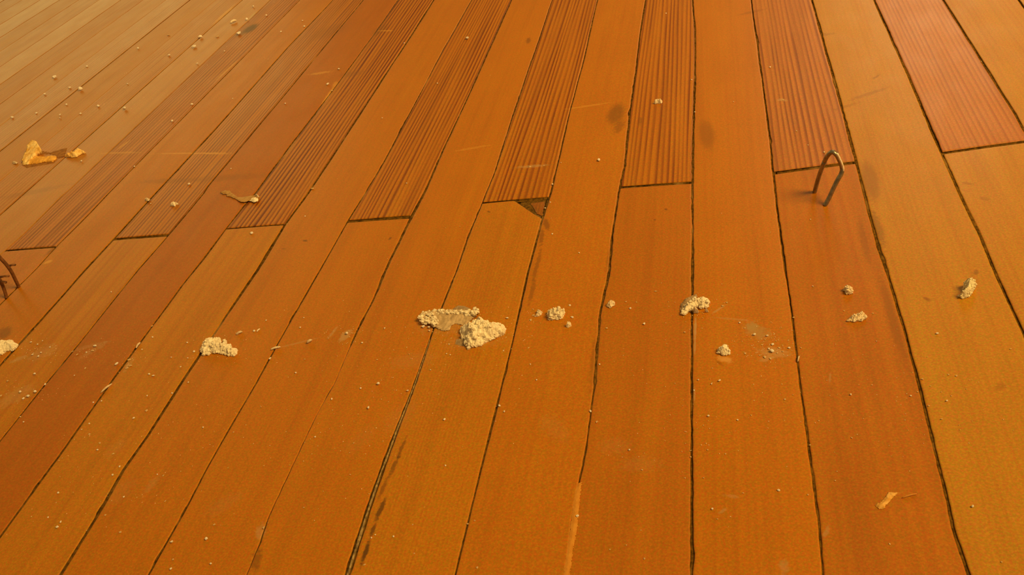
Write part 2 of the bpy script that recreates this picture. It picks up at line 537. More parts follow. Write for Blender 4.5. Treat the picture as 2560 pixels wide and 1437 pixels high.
OR = (0.455, 0.158, 0.0012)        # varnished orange
YE = (0.462, 0.176, 0.0020)        # yellower
RE = (0.418, 0.141, 0.0016)        # redder
PK = (0.460, 0.165, 0.0120)        # pinkish worn
RD = (0.395, 0.122, 0.0012)        # darker red board
SR = (0.310, 0.085, 0.0030)
YR = (0.455, 0.205, 0.0060)        # yellow boards at the right
PA = (0.470, 0.190, 0.0120)        # paler boards at the far left
GD = (0.150, 0.027, 0.0006)         # dark growth ring
SD = (0.370, 0.106, 0.0012)        # soft ring

# joints: column -> pixel ends of the butt joint (left, right)
JOINT = {-1: ((2360, 381), (2560, 352)), 1: ((1943, 431), (2140, 405)), 3: ((1548, 468), (1731, 455)),
         5: ((1206, 507), (1368, 493)), 7: ((866, 553), (1025, 541)), 9: ((565, 572), (710, 561)),
         11: ((290, 597), (418, 587)), 13: ((20, 626), (140, 617))}
JW = {-1: 3.0, 1: 3.6, 3: 3.0, 5: 1.8, 7: 4.0, 9: 1.4, 11: 3.2, 13: 2.4}
# column -> (lower / only board: light, dark, grain, period, streak), (upper board ...), roughness, tilt
NEAR = {-2: (YR, SD, 0.26, 4.0, .2), -1: (YR, SD, 0.22, 4.0, .2), 0: (YR, SD, 0.22, 4.0, .15), 1: (RE, SD, 0.56, 7.5, .4),
        2: (OR, SD, 0.22, 5.0, .2), 3: (RE, SD, 0.30, 4.6, .25), 4: (OR, SD, 0.19, 4.0, .2), 5: (YE, SD, 0.34, 2.2, .25),
        6: (OR, SD, 0.19, 4.2, .22), 7: (OR, SD, 0.22, 4.2, .2), 8: (OR, SD, 0.19, 5.0, .25), 9: (YE, SD, 0.30, 6.0, .25),
        10: (RD, SD, 0.22, 5.0, .3), 11: (YE, SD, 0.49, 8.0, .35), 12: (OR, SD, 0.26, 6.0, .25), 13: (PK, SD, 0.30, 5.0, .3)}
FAR = {-1: (PK, SR, .85, 3.6, .2), 1: (PK, GD, .72, 4.3, .3), 3: (OR, GD, .82, 4.1, .25), 5: (OR, GD, .92, 4.4, .25),
       7: (OR, GD, .92, 4.0, .3), 9: (OR, GD, 1.2, 4.7, .3), 11: (OR, GD, .85, 4.1, .3), 13: (PK, GD, .75, 4.6, .3)}


def smudges_for(kk, y0, y1):
    xr, xl = X0 - BW * kk + 0.004, X0 - BW * (kk + 1) - 0.004
    return [s for s in SMD if s[0].x + s[6] > xl and s[0].x - s[6] < xr and s[0].y + s[7] > y0 and s[0].y - s[7] < y1]


def wmat(kk, part, spec, y0, y1):
    li, da, gr, pe, stv = spec
    return wood('board_wood', li, da, gr, pe, kk * 13.7 + (5.3 if part else 0) + 40, smudges_for(kk, y0, y1), stv,
                rough=0.45 + 0.03 * math.sin(kk * 2.1))


BOARDS = {}
rb = random.Random(11)
for kk in range(KMIN, KMAX):
    dz = rb.uniform(-0.00025, 0.00025)
    tl = rb.uniform(-0.006, 0.006)
    if kk in JOINT:
        a, b = JOINT[kk]
        ya, yb = G(*a).y, G(*b).y
        g = JW[kk] * 0.0005
        cut = None
        if kk == 5:
            c0, c1 = G(1292, 506), G(1352, 546)

            def cut(y, c0=c0, c1=c1):
                if y < c1.y:
                    return 9.0
                return c1.x + (c0.x - c1.x) * (y - c1.y) / (c0.y - c1.y) + 0.0006 * nz(y * 500, 3.3)
        BOARDS[kk, 0] = board(kk, (YN, YN), (ya - g, yb - g), wmat(kk, 0, NEAR[kk], YN, max(ya, yb)), dz, tl, cut)
        BOARDS[kk, 1] = board(kk, (ya + g, yb + g), (YF, YF), wmat(kk, 1, FAR[kk], min(ya, yb), YF), dz * 0.5 + 0.0001, -tl)
    elif kk in NEAR and kk % 2 == 0:
        BOARDS[kk, 0] = board(kk, (YN, YN), (YF, YF), wmat(kk, 0, NEAR[kk], YN, YF), dz, tl)
    else:
        gr = kk % 2
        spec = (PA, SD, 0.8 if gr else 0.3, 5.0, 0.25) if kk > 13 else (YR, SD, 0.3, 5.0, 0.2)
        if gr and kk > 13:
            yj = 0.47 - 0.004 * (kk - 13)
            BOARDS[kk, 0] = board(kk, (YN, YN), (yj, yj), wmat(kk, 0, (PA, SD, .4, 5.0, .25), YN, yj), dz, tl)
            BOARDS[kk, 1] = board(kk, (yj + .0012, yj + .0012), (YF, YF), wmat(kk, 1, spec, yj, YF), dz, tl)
        else:
            BOARDS[kk, 0] = board(kk, (YN, YN), (YF, YF), wmat(kk, 0, spec, YN, YF), dz, tl)

# dirt packed into the seams: one strip for each seam
for kk in range(KMIN + 1, KMAX):
    verts, faces = [], []
    st = stations(YN, YF)
    for i, y in enumerate(st):
        x = seam_x(kk, y)
        hw = gap(kk, y) / 2 + 0.0011
        dep = -0.0010 + 0.0004 * nz(y * 60, kk * 3.0, 3.0) + 0.0006 * nz(y * 9, kk * 3.7, 6.0)
        dep = min(dep, -0.00035)
        if kk in (7, 10, 4) and y < 0.42:
            dep += 0.0003
        n = len(verts)
        verts += [(x - hw, y, -0.006), (x - hw, y, dep), (x, y, dep - 0.0001 + 0.0002 * nz(y * 200, kk)), (x + hw, y, dep), (x + hw, y, -0.006)]
        if i:
            p = n - 5
            for j in range(4):
                faces.append((p + j, p + j + 1, n + j + 1, n + j))
    link('seam_dirt', mesh('seam_dirt', verts, faces), M_DIRT, floor)

# dirt in the butt joints
for kk, (a, b) in JOINT.items():
    A, B = G(*a), G(*b)
    d = (B - A)
    nrm = Vector((-d.y, d.x, 0)).normalized() * (JW[kk] * 0.0005 + 0.001)
    d *= 0.99
    verts, faces = [], []
    N = 24
    for i in range(N + 1):
        c = A + d * (i / N) + d * 0.005
        z = -0.0013 + 0.0003 * nz(i * 0.7, kk)
        n = len(verts)
        verts += [(c - nrm).to_tuple()[:2] + (z,), (c + nrm).to_tuple()[:2] + (z,)]
        if i:
            faces.append((n - 2, n, n + 1, n - 1))
    link('joint_dirt', mesh('joint_dirt', verts, faces), M_DIRT, floor)

# pale dust caked in the wide seam at the front
verts, faces = [], []
N = 160
for i in range(N + 1):
    y = 0.17 + (0.405 - 0.17) * i / N
    x = seam_x(6, y) - 0.0001 + 0.0003 * nz(y * 60, 1.0)
    g = gap(6, y)
    hw = max(0.0002, g * (0.17 + 0.15 * nz(y * 70, 2.0)))
    if y > 0.37:
        hw *= max(0.1, (0.41 - y) / 0.04)
    z = -0.00035 + 0.0003 * nz(y * 150, 9.0)
    n = len(verts)
    verts += [(x - hw, y, -0.0012), (x - hw * 0.5, y, z), (x + hw * 0.5, y, z + 0.0001), (x + hw, y, -0.0012)]
    if i:
        p = n - 4
        for j in range(3):
            faces.append((p + j, p + j + 1, n + j + 1, n + j))
o = link('caked_dust', mesh('caked_dust', verts, faces), M_DUSTLINE, floor)
o['label'] = 'line of pale grey dust caked in a wide seam'


def point_in(poly, x, y):
    r = False
    j = len(poly) - 1
    for i in range(len(poly)):
        xi, yi = poly[i]
        xj, yj = poly[j]
        if (yi > y) != (yj > y) and x < (xj - xi) * (y - yi) / (yj - yi) + xi:
            r = not r
        j = i
    return r


_b = bmesh.new()
bmesh.ops.create_icosphere(_b, subdivisions=2, radius=1.0)
_b.verts.ensure_lookup_table()
ICO_V = [v.co.copy() for v in _b.verts]
ICO_F = [tuple(v.index for v in f.verts) for f in _b.faces]
_b.free()


def add_blob(verts, faces, p, r, rg, sx=None):
    n = len(verts)
    sd = rg.uniform(0, 50)
    s3 = Vector((rg.uniform(.8, 1.3), rg.uniform(.8, 1.2), rg.uniform(.7, 1.0)))
    for v in ICO_V:
        q = v * (1 + 0.60 * mnoise.noise(v * 1.8 + Vector((sd, 0, 0))))
        verts.append((p.x + q.x * s3.x * r, p.y + q.y * s3.y * r, max(0.0002, p.z + q.z * s3.z * r)))
    faces += [tuple(i + n for i in f) for f in ICO_F]


def lump(outline, h, res=None, tilt=0.0, rough=0.35, edge=0.35, seed=0.0, lift=0.0, thick=None, silh=0.75, curl=0.0, hfun=None, blobs=0, br=(0.0005, 0.0011)):
    """crumbled lump (or thin flake if thick is set) whose outline the photograph shows.
    returns mesh in local coordinates and its base location"""
    pys = [p[1] for p in outline]
    y0p, y1p = min(pys), max(pys)
    pts = []
    for px, py in outline:
        t = (y1p - py) / max(1.0, y1p - y0p)
        z = lift + h * silh * (0.1 + 0.9 * t)
        pts.append(G(px, py, z))
    cx = sum(p.x for p in pts) / len(pts)
    cyy = sum(p.y for p in pts) / len(pts)
    poly = [(p.x - cx, p.y - cyy) for p in pts]
    xs = [p[0] for p in poly]
    ysl = [p[1] for p in poly]
    x0, x1, ya, yb = min(xs), max(xs), min(ysl), max(ysl)
    if res is None:
        res = max(0.00035, min(x1 - x0, yb - ya) / 26)
    nx, ny = int((x1 - x0) / res) + 2, int((yb - ya) / res) + 2
    segs = [(np.array(poly[i]), np.array(poly[(i + 1) % len(poly)])) for i in range(len(poly))]

    def dist(x, y):
        p = np.array((x, y))
        best = 9.0
        for a, b in segs:
            ab = b - a
            t = max(0.0, min(1.0, float(np.dot(p - a, ab) / (np.dot(ab, ab) + 1e-12))))
            best = min(best, float(np.linalg.norm(p - a - ab * t)))
        return best
    idx = {}
    verts = []
    cells = []
    for i in range(nx):
        for j in range(ny):
            x, y = x0 + (i + 0.5) * res, ya + (j + 0.5) * res
            wob = res * 1.2
            if point_in(poly, x + wob * nz(x * 900, y * 900, seed), y + wob * nz(x * 900, y * 900, seed + 5)):
                cells.append((i, j))
    half = min(x1 - x0, yb - ya) * edge

    def vid(i, j, top):
        key = (i, j, top)
        if key in idx:
            return idx[key]
        x, y = x0 + i * res, ya + j * res
        x += res * 0.35 * nz(i * 1.7, j * 1.3, seed)
        y += res * 0.35 * nz(i * 1.1, j * 1.9, seed + 3)
        t = (y - ya) / (yb - ya)
        u = (x - x0) / (x1 - x0)
        d = dist(x, y) if point_in(poly, x, y) else 0.0
        e = min(1.0, d / half)
        if thick is not None:
            base = lift + curl * ((2 * t - 1) ** 2) + h * nz(x * 120, y * 120, seed) * 0.6 + tilt * (t - 0.3)
            base = max(base, 0.0002)
            z = base + (thick if top else 0.0)
        elif top:
            if hfun:
                z = h * hfun(u, t, e)
            else:
                z = h * (0.16 + 0.84 * min(1.0, e * 1.5) ** 0.6) * (1 + tilt * (t - 0.5))
            k1 = 1.0 / max(0.0018, min(x1 - x0, yb - ya) * 0.22)
            z += h * rough * (nz(x * k1, y * k1, seed) + 0.8 * nz(x * k1 * 2.3, y * k1 * 2.3, seed + 1)
                              + 0.45 * nz(x * k1 * 5.5, y * k1 * 5.5, seed + 2))
            z = max(z, h * 0.12)
        else:
            z = 0.0002
        idx[key] = len(verts)
        verts.append((x, y, z))
        return idx[key]
    faces = []
    cs = set(cells)
    for i, j in cells:
        a, b, c, d = vid(i, j, 1), vid(i + 1, j, 1), vid(i + 1, j + 1, 1), vid(i, j + 1, 1)
        faces.append((a, b, c, d))
        e_, f_, g_, h_ = vid(i, j, 0), vid(i + 1, j, 0), vid(i + 1, j + 1, 0), vid(i, j + 1, 0)
        faces.append((h_, g_, f_, e_))
        if (i, j - 1) not in cs:
            faces.append((e_, f_, b, a))
        if (i + 1, j) not in cs:
            faces.append((f_, g_, c, b))
        if (i, j + 1) not in cs:
            faces.append((g_, h_, d, c))
        if (i - 1, j) not in cs:
            faces.append((h_, e_, a, d))
    if blobs:
        rg = random.Random(int(seed * 10) + 3)
        edge_c = [c for c in cells if any((c[0] + a, c[1] + b) not in cs for a, b in ((1, 0), (-1, 0), (0, 1), (0, -1)))]
        for q in range(blobs):
            i, j = rg.choice(edge_c) if q % 4 else rg.choice(cells)
            p = Vector(verts[idx[(i, j, 1)]])
            r = rg.uniform(*br)
            if q % 4:
                p.z *= rg.uniform(0.35, 1.0)
                p.x, p.y = p.x * 0.97, p.y * 0.97
            p.z = max(p.z, r * 0.8)
            add_blob(verts, faces, p, r, rg)
    return verts, faces, (cx, cyy, 0.0)


def thing_lump(name, label, cat, outline, h, mat, group=None, parent=None, smooth=False, **kw):
    v, f, loc = lump(outline, h, **kw)
    me = mesh(name, v, f, smooth)
    if parent is not None:
        o = link(name, me, mat, parent)
        pl = parent.location
        o.location = (loc[0] - pl.x, loc[1] - pl.y, 0 - pl.z)
        if label:
            o['label'] = label
    else:
        o = link(name, me, mat, None, loc)
        tag(o, label, cat, group)
    return o


def empty(name, loc, label, cat, group=None):
    o = bpy.data.objects.new(name, None)
    COL.objects.link(o)
    o.location = loc
    o.empty_display_size = 0.01
    tag(o, label, cat, group)
    return o


# broken corner left in the notch of the chipped board
ob = thing_lump('broken_corner', 'dull brown splinter left in the chipped corner', None,
                [(1326, 505), (1360, 500), (1364, 512), (1356, 538), (1342, 532)], 0.0006,
                wood('corner_wood', (0.30, 0.105, 0.004), (0.16, 0.05, 0.002), .5, 3.0, 3.0), parent=BOARDS[5, 0], rough=0.2, smooth=True)
ob.location.z = -0.0011
ob = thing_lump('notch_dirt', None, None, [(1288, 505), (1340, 496), (1372, 492), (1366, 530), (1356, 552), (1330, 534)], 0.0004,
                M_DIRT, parent=BOARDS[5, 0], rough=0.3, smooth=True, silh=0)
ob.location.z = -0.0016

# bare yellow edge along the seam at the front
thing_lump('bare_wood_edge', 'yellow bare wood where the varnished edge split off', None,
           [(1444, 1208), (1455, 1204), (1449, 1250), (1443, 1320), (1433, 1372), (1424, 1440), (1407, 1440), (1420, 1350), (1431, 1280), (1432, 1232)],
           0.0004, plaster('split_edge', (0.50, 0.185, 0.006), (0.58, 0.25, 0.02), 180, 0.4), parent=BOARDS[4, 0], rough=0.25, smooth=True, edge=0.5)
# torn-up gouge in the front right board
thing_lump('gouge_splinter', 'small pale torn sliver standing up from the varnish', None,
           [(2222, 1228), (2246, 1229), (2236, 1240), (2220, 1256), (2210, 1272), (2196, 1272), (2188, 1262), (2206, 1252)],
           0.0011, plaster('gouge_wood', (0.56, 0.25, 0.02), (0.74, 0.44, 0.12), 220, 0.4), parent=BOARDS[1, 0], rough=0.3, smooth=True, tilt=-0.8, edge=0.5)

# ------------------------------------------------------------------ larger debris
# the big broken lump: two pieces
frag = thing_lump('plaster_fragment', 'hollow grey plaster fragment with bumpy white rim beside the largest lump', 'plaster',
           [(1050, 792), (1066, 784), (1090, 780), (1120, 778), (1150, 779), (1176, 780), (1190, 776), (1190, 788),
            (1172, 802), (1162, 810), (1152, 812), (1140, 806), (1128, 812), (1124, 824), (1112, 828), (1096, 822), (1082, 812), (1076, 802), (1062, 804), (1052, 798)],
           0.0036, plaster('plaster_grey', (0.40, 0.28, 0.14), (0.58, 0.42, 0.23), 300, 0.3), seed=2.0, rough=0.16, res=0.00055, silh=0.6, smooth=True,
           hfun=lambda u, t, e: 0.16 + 0.9 * max(0.0, min(1.0, (t - 0.45) / 0.45)) + 0.5 * max(0.0, 0.25 - u))
vv, ff = [], []
rg = random.Random(31)
rim = [(1053, 796), (1056, 800), (1052, 789), (1058, 784), (1066, 782), (1072, 786), (1064, 792), (1068, 800), (1060, 803), (1076, 780), (1080, 786), (1078, 794), (1086, 792),
       (1088, 779), (1094, 778), (1098, 781), (1086, 800), (1090, 804), (1106, 779), (1116, 778), (1120, 781), (1126, 777), (1134, 780), (1140, 779), (1146, 781), (1152, 778),
       (1158, 781), (1164, 781), (1170, 778), (1176, 780), (1168, 784), (1184, 778), (1187, 772), (1190, 775), (1186, 784), (1081, 810), (1076, 806)]
for px, py in rim:
    zz = 0.0034 if py < 790 else 0.0022
    p = G(px, py, zz)
    for q in range(7):
        r = rg.uniform(0.0005, 0.0011) * (1.0 if q else 1.4)
        add_blob(vv, ff, Vector((p.x - frag.location.x + rg.uniform(-.0014, .0014), p.y - frag.location.y + rg.uniform(-.0014, .0014), p.z + rg.uniform(-.0016, .0006))), r, rg)
link('bumpy_rim', mesh('bumpy_rim', vv, ff, False), M_PLASTER, frag)['label'] = 'knobbly white broken rim'
thing_lump('plaster_lump', 'largest lump of crumbled white plaster, beside the hollow grey fragment', 'plaster',
           [(1152, 826), (1150, 814), (1166, 806), (1180, 802), (1192, 794), (1190, 784), (1196, 780), (1204, 786), (1210, 796), (1224, 802),
            (1240, 806), (1252, 804), (1262, 812), (1262, 824), (1252, 832), (1238, 838), (1222, 848), (1204, 860), (1186, 866), (1170, 870),
            (1166, 858), (1164, 844)],
           0.0080, M_PLASTER, seed=4.0, rough=0.26, blobs=140, br=(0.0006, 0.0014), res=0.00055, edge=0.30)
thing_lump('plaster_crumb', 'small ragged white crumb at the foot of the largest lump', 'plaster',
           [(1150, 836), (1156, 834), (1160, 846), (1154, 850)], 0.003, M_PLASTER, seed=4.4)
thing_lump('grey_patch', 'grey patch on the board at the near side of the largest lump', 'dust',
           [(1140, 850), (1152, 846), (1168, 852), (1168, 868), (1150, 864), (1138, 860)], 0.0008, M_FILM, seed=4.7, silh=0)  # thin grey patch at the lump's left foot
thing_lump('grey_patch', 'grey dusty patch on the board behind the hollow plaster fragment', 'dust',
           [(1130, 774), (1146, 764), (1162, 766), (1176, 772), (1172, 778), (1140, 778)], 0.0008, M_FILM, seed=4.9, silh=0)
thing_lump('plaster_chunk', 'half-moon plaster chunk with knobbly far edge lying across a seam', 'plaster',
           [(501, 876), (504, 862), (510, 848), (522, 842), (536, 840), (546, 838), (549, 848), (545, 858), (553, 856), (558, 844), (564, 848),
            (562, 856), (574, 858), (578, 868), (590, 870), (593, 878), (588, 890), (578, 890), (564, 884), (548, 880), (530, 881), (508, 886)],
           0.0052, M_PLASTER, seed=6.0, rough=0.30, blobs=120, br=(0.0005, 0.0013), res=0.0006)
thing_lump('plaster_chunk', 'flat pale plaster chunk cut by the left edge of the picture, beside a seam', 'plaster',
           [(-40, 872), (-20, 850), (0, 850), (10, 846), (26, 843), (30, 850), (42, 856), (38, 866), (30, 874), (16, 874), (6, 884), (-18, 894), (-38, 886)],
           0.0048, M_PLASTER, seed=7.0, rough=0.28, blobs=60, br=(0.0005, 0.001), res=0.0006)
thing_lump('plaster_chunk', 'curved white plaster chunk lying across the seam right of centre', 'plaster',
           [(1703, 786), (1712, 768), (1717, 757), (1732, 746), (1748, 742), (1756, 738), (1766, 738), (1773, 747), (1773, 757), (1764, 761),
            (1756, 766), (1748, 762), (1738, 764), (1730, 772), (1722, 776), (1710, 786)],
           0.0052, M_PLASTER, seed=8.0, rough=0.24, blobs=70, br=(0.0005, 0.0012), res=0.0005)
thing_lump('grey_film', 'dull grey film behind the curved white plaster chunk', 'paint flake',
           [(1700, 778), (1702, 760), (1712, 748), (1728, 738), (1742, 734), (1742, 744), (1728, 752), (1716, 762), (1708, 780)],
           0.0016, M_FILM, seed=8.4, silh=0.5)  # thin dull grey film along the chunk's far side
thing_lump('plaster_crumb', 'tan plaster crumb tucked under the curved white chunk', 'plaster',
           [(1732, 780), (1736, 768), (1744, 770), (1747, 780), (1738, 782)], 0.004, M_PLASTER_DULL, seed=8.6)
thing_lump('plaster_crumb', 'tan plaster crumb just right of the curved white chunk', 'plaster',
           [(1761, 780), (1764, 772), (1770, 774), (1770, 780)], 0.003, M_PLASTER_DULL, seed=8.8)
thing_lump('plaster_chunk', 'bright white pyramid-shaped plaster chunk above a tan scuff', 'plaster',
           [(1794, 880), (1797, 870), (1804, 861), (1813, 857), (1819, 860), (1822, 872), (1826, 882), (1820, 888), (1804, 886)],
           0.0042, M_PLASTER, seed=9.0, rough=0.22, blobs=24, br=(0.0004, 0.0009), edge=0.5, res=0.00045)
thing_lump('plaster_chunk', 'crumbly round plaster cluster between the largest lump and the centre seam', 'plaster',
           [(1368, 786), (1372, 776), (1384, 770), (1390, 768), (1400, 768), (1408, 770), (1413, 774), (1409, 784), (1408, 792), (1400, 797),
            (1388, 798), (1378, 800), (1370, 796)],
           0.0046, M_PLASTER, seed=10.0, rough=0.5, blobs=60, br=(0.0005, 0.0011), res=0.00045)
thing_lump('plaster_crumb', 'dull tan plaster smear piece left of the crumbly round cluster', 'plaster',
           [(1340, 776), (1348, 773), (1356, 778), (1352, 788), (1344, 792), (1336, 792), (1342, 784)], 0.0022, M_PLASTER_DULL, seed=10.3)
thing_lump('plaster_crumb', 'small upright tan crumb at lower right of the crumbly round cluster', 'plaster',
           [(1415, 816), (1418, 808), (1422, 803), (1428, 806), (1426, 814), (1420, 819)], 0.004, M_PLASTER, seed=10.6)
thing_lump('plaster_crumb', 'tan crumb touching the seam midway between round cluster and curved chunk', 'plaster',
           [(1516, 764), (1520, 754), (1528, 750), (1536, 751), (1537, 760), (1530, 764), (1527, 770), (1522, 768)], 0.0030, M_PLASTER_MID, seed=11.0, rough=0.45)
thing_lump('plaster_chunk', 'upright yellowish plaster chunk on the far right board', 'plaster',
           [(2398, 738), (2404, 734), (2412, 728), (2413, 718), (2408, 710), (2412, 698), (2424, 696), (2438, 693), (2441, 704), (2436, 716),
            (2430, 728), (2424, 738), (2412, 744), (2402, 744)],
           0.0074, plaster('plaster_yellow', (0.66, 0.56, 0.33), (0.84, 0.76, 0.50)), seed=12.0, rough=0.22, blobs=40, br=(0.0005, 0.001), res=0.0005)
thing_lump('plaster_chunk', 'ragged tan plaster chunk on the dark board right of the centre', 'plaster',
           [(2118, 802), (2124, 796), (2130, 788), (2136, 784), (2148, 782), (2154, 776), (2161, 780), (2162, 788), (2168, 790), (2164, 796),
            (2156, 800), (2148, 802), (2140, 804), (2128, 802)],
           0.0030, M_PLASTER_MID, seed=13.0, rough=0.4, blobs=34, br=(0.0004, 0.0009), res=0.00045)
thing_lump('plaster_chunk', 'small pinkish plaster chunk on the dark board above the ragged tan one', 'plaster',
           [(2110, 722), (2112, 714), (2120, 712), (2127, 716), (2133, 724), (2132, 732), (2124, 736), (2116, 736), (2114, 728)],
           0.0036, M_PLASTER_MID, seed=14.0, rough=0.35, blobs=20, br=(0.0004, 0.0008), res=0.0004)
thing_lump('plaster_crumb', 'white crumb on the striped board beside the dark round stain', 'plaster',
           [(1635, 258), (1640, 250), (1646, 247), (1652, 249), (1656, 252), (1652, 258), (1644, 257), (1638, 260)], 0.0036, M_PLASTER, seed=15.0, rough=0.45)
thing_lump('plaster_crumb', 'forked white crumb on the striped board at left', 'plaster',
           [(424, 513), (430, 508), (436, 504), (445, 507), (438, 511), (438, 516), (431, 515)], 0.003, M_PLASTER, seed=15.5, rough=0.4)
thing_lump('plaster_crumb', 'tan crumb on the seam left of the forked white crumb', 'plaster',
           [(362, 500), (366, 495), (374, 495), (372, 501), (366, 503)], 0.0026, M_PLASTER_DULL, seed=15.7)
# curled paint flake
fl = thing_lump('paint_flake', 'curled tan paint flake with a bright tip on the red striped board', 'paint flake',
                [(551, 480), (562, 476), (574, 477), (582, 484), (594, 492), (612, 490), (632, 488), (640, 486), (646, 492), (644, 501), (634, 504),
                 (622, 502), (612, 507), (602, 506), (590, 498), (576, 491), (566, 489), (566, 484), (556, 484)],
                0.0012, M_FLAKE, seed=16.0, thick=0.0003, lift=0.0006, curl=0.0008, res=0.0007, smooth=True)
thing_lump('bright_tip', 'pale plaster crust on the flake tip', None,
           [(624, 500), (627, 493), (638, 490), (645, 494), (643, 502), (634, 504)], 0.0014, M_PLASTER, parent=fl, seed=16.3, rough=0.3, lift=0.002)
fl.children[0].location.z = 0.0012
thing_lump('plaster_crumb', 'tiny tan crumb resting against the curled flake tip', 'plaster',
           [(637, 492), (638, 487), (644, 486), (647, 489), (645, 494)], 0.003, M_PLASTER_DULL, seed=16.6)

# torn splinters at the far left
thing_lump('wood_splinter', 'upright yellow torn wood splinter at the far left', 'splinter',
           [(58, 412), (54, 400), (60, 388), (67, 374), (68, 360), (80, 350), (90, 353), (96, 364), (97, 372), (88, 376), (84, 384), (74, 398), (70, 410)],
           0.0115, M_RAWPALE, seed=17.0, rough=0.07, res=0.0008, silh=0.95, smooth=True, hfun=lambda u, t, e: 0.12 + 0.85 * t)
thing_lump('wood_splinter', 'flat orange torn wood strip lying right of the upright splinter', 'splinter',
           [(56, 412), (74, 398), (92, 388), (108, 390), (124, 388), (137, 386), (140, 394), (132, 404), (112, 404), (96, 408), (74, 411)],
           0.0026, M_RAWWOOD, seed=18.0, rough=0.3, res=0.0009, smooth=True)
thing_lump('wood_splinter', 'ragged pale yellow splinter tip right of the flat orange strip', 'splinter',
           [(162, 391), (168, 387), (176, 384), (188, 380), (192, 374), (202, 371), (206, 374), (213, 378), (202, 381), (196, 386), (192, 392), (180, 394)],
           0.0048, M_RAWPALE, seed=19.0, rough=0.35, res=0.0007)
thing_lump('wood_splinter', 'small pale chip left of the upright splinter near the picture edge', 'splinter',
           [(30, 406), (36, 402), (44, 406), (40, 410), (33, 409)], 0.002, M_PLASTER_DULL, seed=19.5)
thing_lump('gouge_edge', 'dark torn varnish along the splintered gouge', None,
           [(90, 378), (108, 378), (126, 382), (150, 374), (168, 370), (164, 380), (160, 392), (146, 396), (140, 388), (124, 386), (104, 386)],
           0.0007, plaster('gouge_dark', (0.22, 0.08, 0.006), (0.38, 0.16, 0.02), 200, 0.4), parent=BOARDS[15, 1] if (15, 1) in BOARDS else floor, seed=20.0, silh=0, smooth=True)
thing_lump('gouge_shadow_edge', 'brown painted shade below the torn strip', None,
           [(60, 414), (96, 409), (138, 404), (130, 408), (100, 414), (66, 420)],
           0.0005, bpy.data.materials['gouge_dark'], parent=BOARDS[14, 0], seed=20.5, silh=0, smooth=True)  # shade painted as a brown sliver along the strip's near edge


# ------------------------------------------------------------------ staples
def tube(path, ra, rbb, flat=None, segs=8):
    verts, faces = [], []
    n = len(path)
    prev = None
    for i, p in enumerate(path):
        t = (path[min(i + 1, n - 1)] - path[max(i - 1, 0)]).normalized()
        ref = flat if flat is not None else Vector((0, 1, 0))
        a = (ref - t * ref.dot(t)).normalized()
        b = t.cross(a)
        s = 1.0
        for j in range(segs):
            an = 2 * math.pi * (j + 0.5) / segs
            c, s_ = math.cos(an), math.sin(an)
            # rounded-square section
            m = max(abs(c), abs(s_)) ** 0.6
            verts.append(p + a * (ra * c / m) + b * (rbb * s_ / m))
        if i:
            for j in range(segs):
                q = (i - 1) * segs
                faces.append((q + j, q + (j + 1) % segs, i * segs + (j + 1) % segs, i * segs + j))
    faces.append(tuple(range(segs))[::-1])
    faces.append(tuple(range((n - 1) * segs, n * segs)))
    return verts, faces


def on_ray_at_y(px, py, y):
    d = ray(px, py)
    t = y / d.y
    return Vector((d.x * t, y, HC + d.z * t))


def smooth_path(pts, sub=6):
    out = []
    P = [pts[0]] + pts + [pts[-1]]
    for i in range(1, len(P) - 2):
        for s in range(sub):
            t = s / sub
            a, b, c, d = P[i - 1], P[i], P[i + 1], P[i + 2]
            out.append(0.5 * ((2 * b) + (c - a) * t + (2 * a - 5 * b + 4 * c - d) * t * t + (3 * b - a - 3 * c + d) * t ** 3))
    out.append(pts[-1])
    return out


def build_staple(name, label, pix, ya, yb, mat, rad, root_pix, barbs=(), bright=None, leg_split=None):
    """pix: pixels along the wire from the first foot to the second; depth runs from ya to yb"""
    n = len(pix)
    pts = []
    for i, (px, py) in enumerate(pix):
        t = i / (n - 1)
        pts.append(on_ray_at_y(px, py, ya + (yb - ya) * t))
    base = (pts[0] + pts[-1]) / 2
    base.z = 0.0
    root = empty(name, base, label, 'staple')
    path = smooth_path(pts)
    path = [p - base for p in path]
    i0, i1 = int(len(path) * leg_split[0]), int(len(path) * leg_split[1])
    for nm, seg in (('leg', path[:i0 + 1]), ('crown', path[i0:i1 + 1]), ('leg', path[i1:])):
        v, f = tube(seg, rad, rad * 0.8)
        link(nm, mesh(nm, v, f), mat, root)
    return root, pts, base


ga, gb = G(2037, 480), G(2063, 513)
st1, P1, B1 = build_staple('wire_staple', 'bent steel wire staple standing up at the board joint', 
                           [(2036, 482), (2043, 455), (2051, 430), (2061, 404), (2070, 388), (2080, 380), (2090, 386), (2099, 402), (2105, 420), (2103, 434),
                            (2094, 450), (2083, 472), (2073, 494), (2062, 514)],
                           ga.y, gb.y, M_STEEL, 0.00175, None, leg_split=(0.24, 0.62))
# pale strip painted as the highlight on the outer side of the crown
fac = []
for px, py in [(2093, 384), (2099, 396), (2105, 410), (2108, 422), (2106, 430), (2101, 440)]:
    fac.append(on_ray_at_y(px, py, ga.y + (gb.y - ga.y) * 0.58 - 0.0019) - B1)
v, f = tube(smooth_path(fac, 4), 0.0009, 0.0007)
o = link('painted_highlight', mesh('painted_highlight', v, f), metal('highlight_steel', (0.66, 0.58, 0.40), (0.90, 0.84, 0.66), 0.1, 0.45), st1)
o['label'] = 'pale painted highlight along the bent wire'

